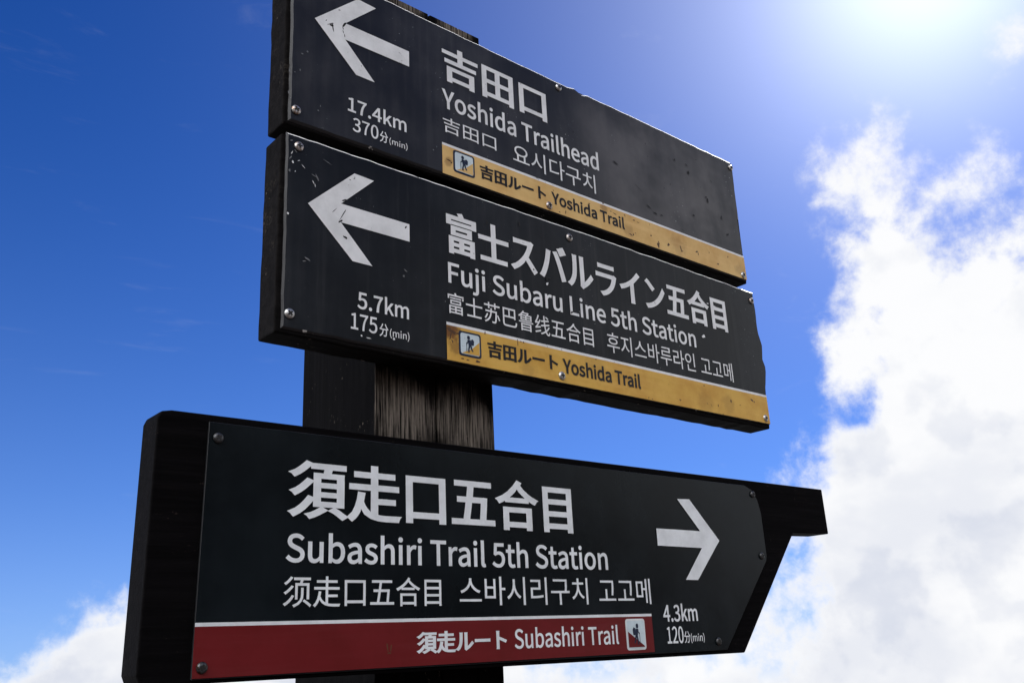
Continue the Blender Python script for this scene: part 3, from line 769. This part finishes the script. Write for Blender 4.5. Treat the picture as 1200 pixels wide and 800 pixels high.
rb = band_part([(0.7451, 0.6922), (1.5150, 0.6932), (1.5138, 0.7420), (0.7451, 0.7418)], [(0.7451, 0.7418), (1.5138, 0.7420), (1.5136, 0.7462), (0.7451, 0.7460)], M['yellow_top'], t, M['white_old'],
               [(1.2418, 0.7000, .0045, .0065, 0), (1.2440, 0.7060, .0018, .0040, 30), (1.2719, 0.7090, .0045, .0035, 40), (1.3082, 0.7108, .0020, .0065, 15), (1.3110, 0.7055, .0045, .0016, 20), (1.3573, 0.7166, .0050, .0016, 25), (1.3610, 0.7125, .0014, .0035, 0),
                (1.4221, 0.7061, .0040, .0022, 20), (1.4578, 0.7303, .0030, .0016, 60), (1.1664, 0.7019, .0060, .0016, -20), (1.1740, 0.7040, .0022, .0030, 0), (1.179, 0.7340, .0035, .0014, 10), (1.1900, 0.7325, .0045, .0009, -5), (1.0634, 0.7340, .0030, .0013, 20),
                (1.0994, 0.7452, .0028, .0022, 0), (1.128, 0.7325, .0060, .0013, -8), (1.118, 0.7345, .0035, .0010, 0), (1.0037, 0.7002, .0012, .0045, -15), (0.9894, 0.6961, .0020, .0014, 0), (1.2233, 0.7150, .0030, .0020, 0), (0.7570, 0.7180, .0060, .0012, -10), (0.7620, 0.7150, .0016, .0020, 0)])
text_part('route_name', [('吉田ルート', (0.8180, 0.9596, 0.7067, 0.7325), False, (0.05, 0.025)), ('Yoshida Trail', (0.9726, 1.1518, 0.7087, 0.7290), True, 0.045)], M['ink_old'], rb)
pictogram_part(0.7665, 0.8067, 0.7025, 0.7389, rb, M['yellow_top'])
for x, z, br in ((0.4985, 0.709, 1), (1.0075, 0.9486, 1), (1.5095, 0.9505, 1), (0.9654, 0.7014, 1), (1.5024, 0.7010, 1), (0.500, 0.945, 1)):
    screw_part(x, z, t, br, y=-0.0006, turn=random.uniform(0, 1.5))

# ------------------------------------------------------------------ middle sign (5.7km)
t = sign('direction_sign', 'middle black sign with left arrow, stained yellow band and chipped right edge, marked 5.7km', None)
o = obj('backing_board', slab_bm(roughen([(0.4810, 0.3865), (1.5300, 0.3835), (1.5330, 0.4500), (1.5380, 0.5100), (1.5350, 0.5600), (1.5310, 0.6000), (1.5310, 0.6690), (0.4800, 0.6690)], 0.02, 0.0014, 5.0), 0.0031, 0.05), M['board'], t)
bevel(o, 0.0025)
outl = roughen([(0.4885, 0.3925), (1.5290, 0.3915), (1.5285, 0.4545), (1.5400, 0.5000), (1.5405, 0.5120), (1.5345, 0.5260), (1.5395, 0.5560), (1.5360, 0.5680), (1.5320, 0.5800), (1.5310, 0.6040), (1.5325, 0.6320), (1.5300, 0.6560), (1.5315, 0.6695),
                (1.10, 0.6735), (0.4865, 0.6715)], 0.011, 0.0011, 8.0)
pb = plate_bm(outl, 0.0, 0.003, 0.0028)
scuffs(pb, [(0.573, 0.572, .0009, .013, -28), (0.5695, 0.5610, .005, .0014, 40), (0.577, 0.539, .004, .0022, -20), (0.575, 0.5945, .005, .0012, 30), (0.56, 0.575, .006, .0006, 50), (0.676, 0.5815, .003, .0012, 60),
        (0.9535, 0.5670, .006, .0018, 10), (0.9500, 0.5635, .003, .003, 0), (1.0010, 0.5170, .004, .002, 30), (0.9213, 0.5741, .0022, .0018, 0), (0.8285, 0.6320, .0012, .0060, -10), (0.8960, 0.6480, .0016, .0060, 10)], 2)
scuffs(pb, [(1.389, 0.609, .010, .0025, -5), (1.371, 0.611, .004, .0012, 10), (1.346, 0.5395, .006, .004, 20), (0.655, 0.4075, .002, .0018, 0), (0.615, 0.4015, .004, .0010, 0), (0.604, 0.4030, .0015, .0015, 0), (0.950, 0.556, .0035, .0022, 60),
        (0.4945, 0.642, .0035, .0007, 70), (0.4960, 0.628, .0016, .0024, 20), (0.5, 0.615, .0016, .0006, 70), (0.512, 0.626, .004, .0005, -40), (0.527, 0.6075, .003, .0006, 120), (0.530, 0.603, .0008, .0028, 10), (0.4915, 0.551, .0018, .0020, 0), (0.505, 0.633, .003, .0005, 30)], 3)
scuffs(pb, [(0.4932, 0.6597, 0.003, 0.0012, 30), (0.4925, 0.6335, 0.004, 0.001, 60), (0.4917, 0.614, 0.0016, 0.003, 0), (0.5327, 0.6159, 0.006, 0.0012, -60), (0.5278, 0.6176, 0.004, 0.0008, -20), (0.5218, 0.4934, 0.005, 0.0012, -20), (0.5173, 0.4893, 0.003, 0.0008, 20), (0.6754, 0.5134, 0.004, 0.001, -30), (0.6717, 0.5044, 0.002, 0.002, 0), (0.5467, 0.6451, 0.008, 0.0005, -20), (0.4999, 0.6457, 0.003, 0.0009, -50)], 4)
pl = obj('face_plate', pb, [M['plate_worn'], M['edge_worn'], M['recess'], M['white_old'], M['scratch']], t)
text_part('place_name', [('富士スバルライン五合目', (0.7488, 1.4267, 0.5614, 0.6316), False, CJK_B)], M['white_old'], pl)
text_part('english_name', [('Fuji Subaru Line 5th Station', (0.7503, 1.3215, 0.5138, 0.5450), True, W_OFF)], M['white_old'], pl)
text_part('chinese_name', [('富士苏巴鲁线五合目', (0.7484, 1.0479, 0.4652, 0.4984), False, 0.004)], M['white_old'], pl)
text_part('korean_name', [('후지스바루라인', (1.0799, 1.3117, 0.4635, 0.4993), False, 0.002)], M['white_old'], pl)
text_part('korean_name', [('고고메', (1.3280, 1.4242, 0.4614, 0.4985), False, 0.002)], M['white_old'], pl)
text_part('distance_text', [('5.7km', (0.5972, 0.6803, 0.4413, 0.4640), True, W_OFF)], M['white_old'], pl)
text_part('duration_text', [('175', (0.5875, 0.6285, 0.4102, 0.4325), True, 0.015), ('分', (0.6319, 0.6462, 0.4080, 0.4265), False, 0.012), ('(min)', (0.6486, 0.6806, 0.4105, 0.4205), True, 0.012)], M['white_old'], pl)
arrow_part(0.5200, 0.5738, 1, M['white_old'], pl)
rb = band_part([(0.7454, 0.3935), (1.5275, 0.3925), (1.5270, 0.4462), (0.7454, 0.4465)], [(0.7454, 0.4465), (1.5270, 0.4462), (1.5270, 0.4506), (0.7454, 0.4510)], M['yellow'], t, M['white_old'],
               [(0.7500, 0.4400, .0050, .0048, 20), (0.7570, 0.4370, .0060, .0030, -15), (0.7640, 0.4360, .0030, .0016, 0), (0.7520, 0.4300, .0014, .0070, -15), (0.7550, 0.4230, .0012, .0040, 20), (0.8803, 0.4440, .0009, .0065, 0), (0.8924, 0.4455, .0016, .0018, 0), (0.8870, 0.4460, .0022, .0010, 0),
                (0.7724, 0.3995, .0040, .0012, 0), (0.7819, 0.3988, .0035, .0012, 0), (0.8012, 0.3997, .0050, .0022, 0), (1.4758, 0.4334, .0050, .0022, -25), (1.4830, 0.4310, .0024, .0016, 0), (1.4079, 0.4227, .0024, .0042, -10), (1.3312, 0.4412, .0030, .0012, 0), (1.3669, 0.4085, .0016, .0028, 0),
                (1.1829, 0.3955, .0030, .0010, 0), (1.1733, 0.3965, .0014, .0014, 0), (1.3466, 0.4058, .0040, .0007, -60), (1.3350, 0.4080, .0030, .0007, -50), (0.8163, 0.4470, .0014, .0030, 0)])
text_part('route_name', [('吉田ルート', (0.8196, 0.9624, 0.4099, 0.4365), False, (0.05, 0.025)), ('Yoshida Trail', (0.9734, 1.1556, 0.4105, 0.4325), True, 0.045)], M['ink_old'], rb)
pictogram_part(0.7674, 0.8067, 0.4050, 0.4410, rb, M['yellow'])
for x, z, br in ((0.5044, 0.6545, 1), (0.4988, 0.4129, 1), (1.0078, 0.6534, 1), (1.5190, 0.6484, 1), (0.9694, 0.4040, 1), (1.5128, 0.4023, 1)):
    screw_part(x, z, t, br, y=-0.0006, turn=random.uniform(0, 1.5))

# ------------------------------------------------------------------ lower sign (4.3km), arrow shaped
t = sign('direction_sign', 'lowest black arrow-shaped sign pointing right with dark red band, marked 4.3km', None)
bl = [(0.362, -0.0205), (1.3644, -0.0244), (1.5600, 0.1845), (1.6835, 0.1876), (1.6830, 0.2764), (0.362, 0.2710), (0.3500, 0.2685), (0.3465, 0.2600), (0.3455, -0.0090), (0.3490, -0.0175)]
o = obj('backing_board', slab_bm(bl, 0.0031, 0.05), M['board_new'], t)
bevel(o, 0.002)
outl = [(0.4014, -0.0165), (1.3130, -0.0180), (1.4560, 0.1300), (1.4590, 0.1400), (1.4585, 0.2150), (1.4520, 0.2400), (1.4380, 0.2570), (1.4180, 0.2640), (0.4045, 0.2620)]
pl = obj('face_plate', plate_bm(outl, 0.0, 0.003, 0.0005), [M['plate_new'], M['edge_new']], t)
text_part('place_name', [('須走口五合目', (0.5061, 0.9722, 0.1580, 0.2299), False, CJK_B)], M['white_new'], pl)
text_part('english_name', [('Subashiri Trail 5th Station', (0.5048, 1.0411, 0.1076, 0.1388), True, W_OFF)], M['white_new'], pl)
text_part('chinese_name', [('须走口五合目', (0.5029, 0.7264, 0.0562, 0.0915), False, 0.006)], M['white_new'], pl)
text_part('korean_name', [('스바시리구치', (0.7562, 0.9942, 0.0565, 0.0943), False, 0.003)], M['white_new'], pl)
text_part('korean_name', [('고고메', (1.0173, 1.1326, 0.0562, 0.0950), False, 0.003)], M['white_new'], pl)
text_part('distance_text', [('4.3km', (1.1581, 1.2428, 0.0298, 0.0540), True, W_OFF)], M['white_new'], pl)
text_part('duration_text', [('120', (1.1627, 1.2023, -0.0034, 0.0210), True, 0.015), ('分', (1.2040, 1.2188, -0.0042, 0.0140), False, 0.012), ('(min)', (1.2199, 1.2547, -0.0020, 0.0090), True, 0.010)], M['white_new'], pl)
arrow_part(1.3230, 0.1609, -1, M['white_new'], pl)
rb = band_part([(0.4018, -0.0152), (1.1310, -0.0150), (1.1306, 0.0380), (0.4018, 0.0372)], [(0.4018, 0.0372), (1.1306, 0.0380), (1.1306, 0.0418), (0.4018, 0.0412)], M['red'], t, M['white_new'],
               [(0.6440, 0.0080, .0012, .0070, 8), (0.6490, 0.0070, .0010, .0050, -10), (0.6465, 0.0015, .0030, .0010, 0)])
text_part('route_name', [('須走ルート', (0.6876, 0.8338, -0.0013, 0.0253), False, (0.05, 0.025)), ('Subashiri Trail', (0.8477, 1.0525, 0.0000, 0.0242), True, 0.02)], M['white_new'], rb)
pictogram_part(1.0701, 1.1114, -0.0096, 0.0338, rb, M['red'], True)
for x, z, br in ((0.4155, 0.2439, 0), (0.4119, -0.0046, 0), (1.4380, 0.2490, 0), (1.4423, 0.1382, 0), (1.2904, -0.0042, 0)):
    screw_part(x, z, t, br, y=-0.0006, r=0.0062, turn=random.uniform(0, 1.5))
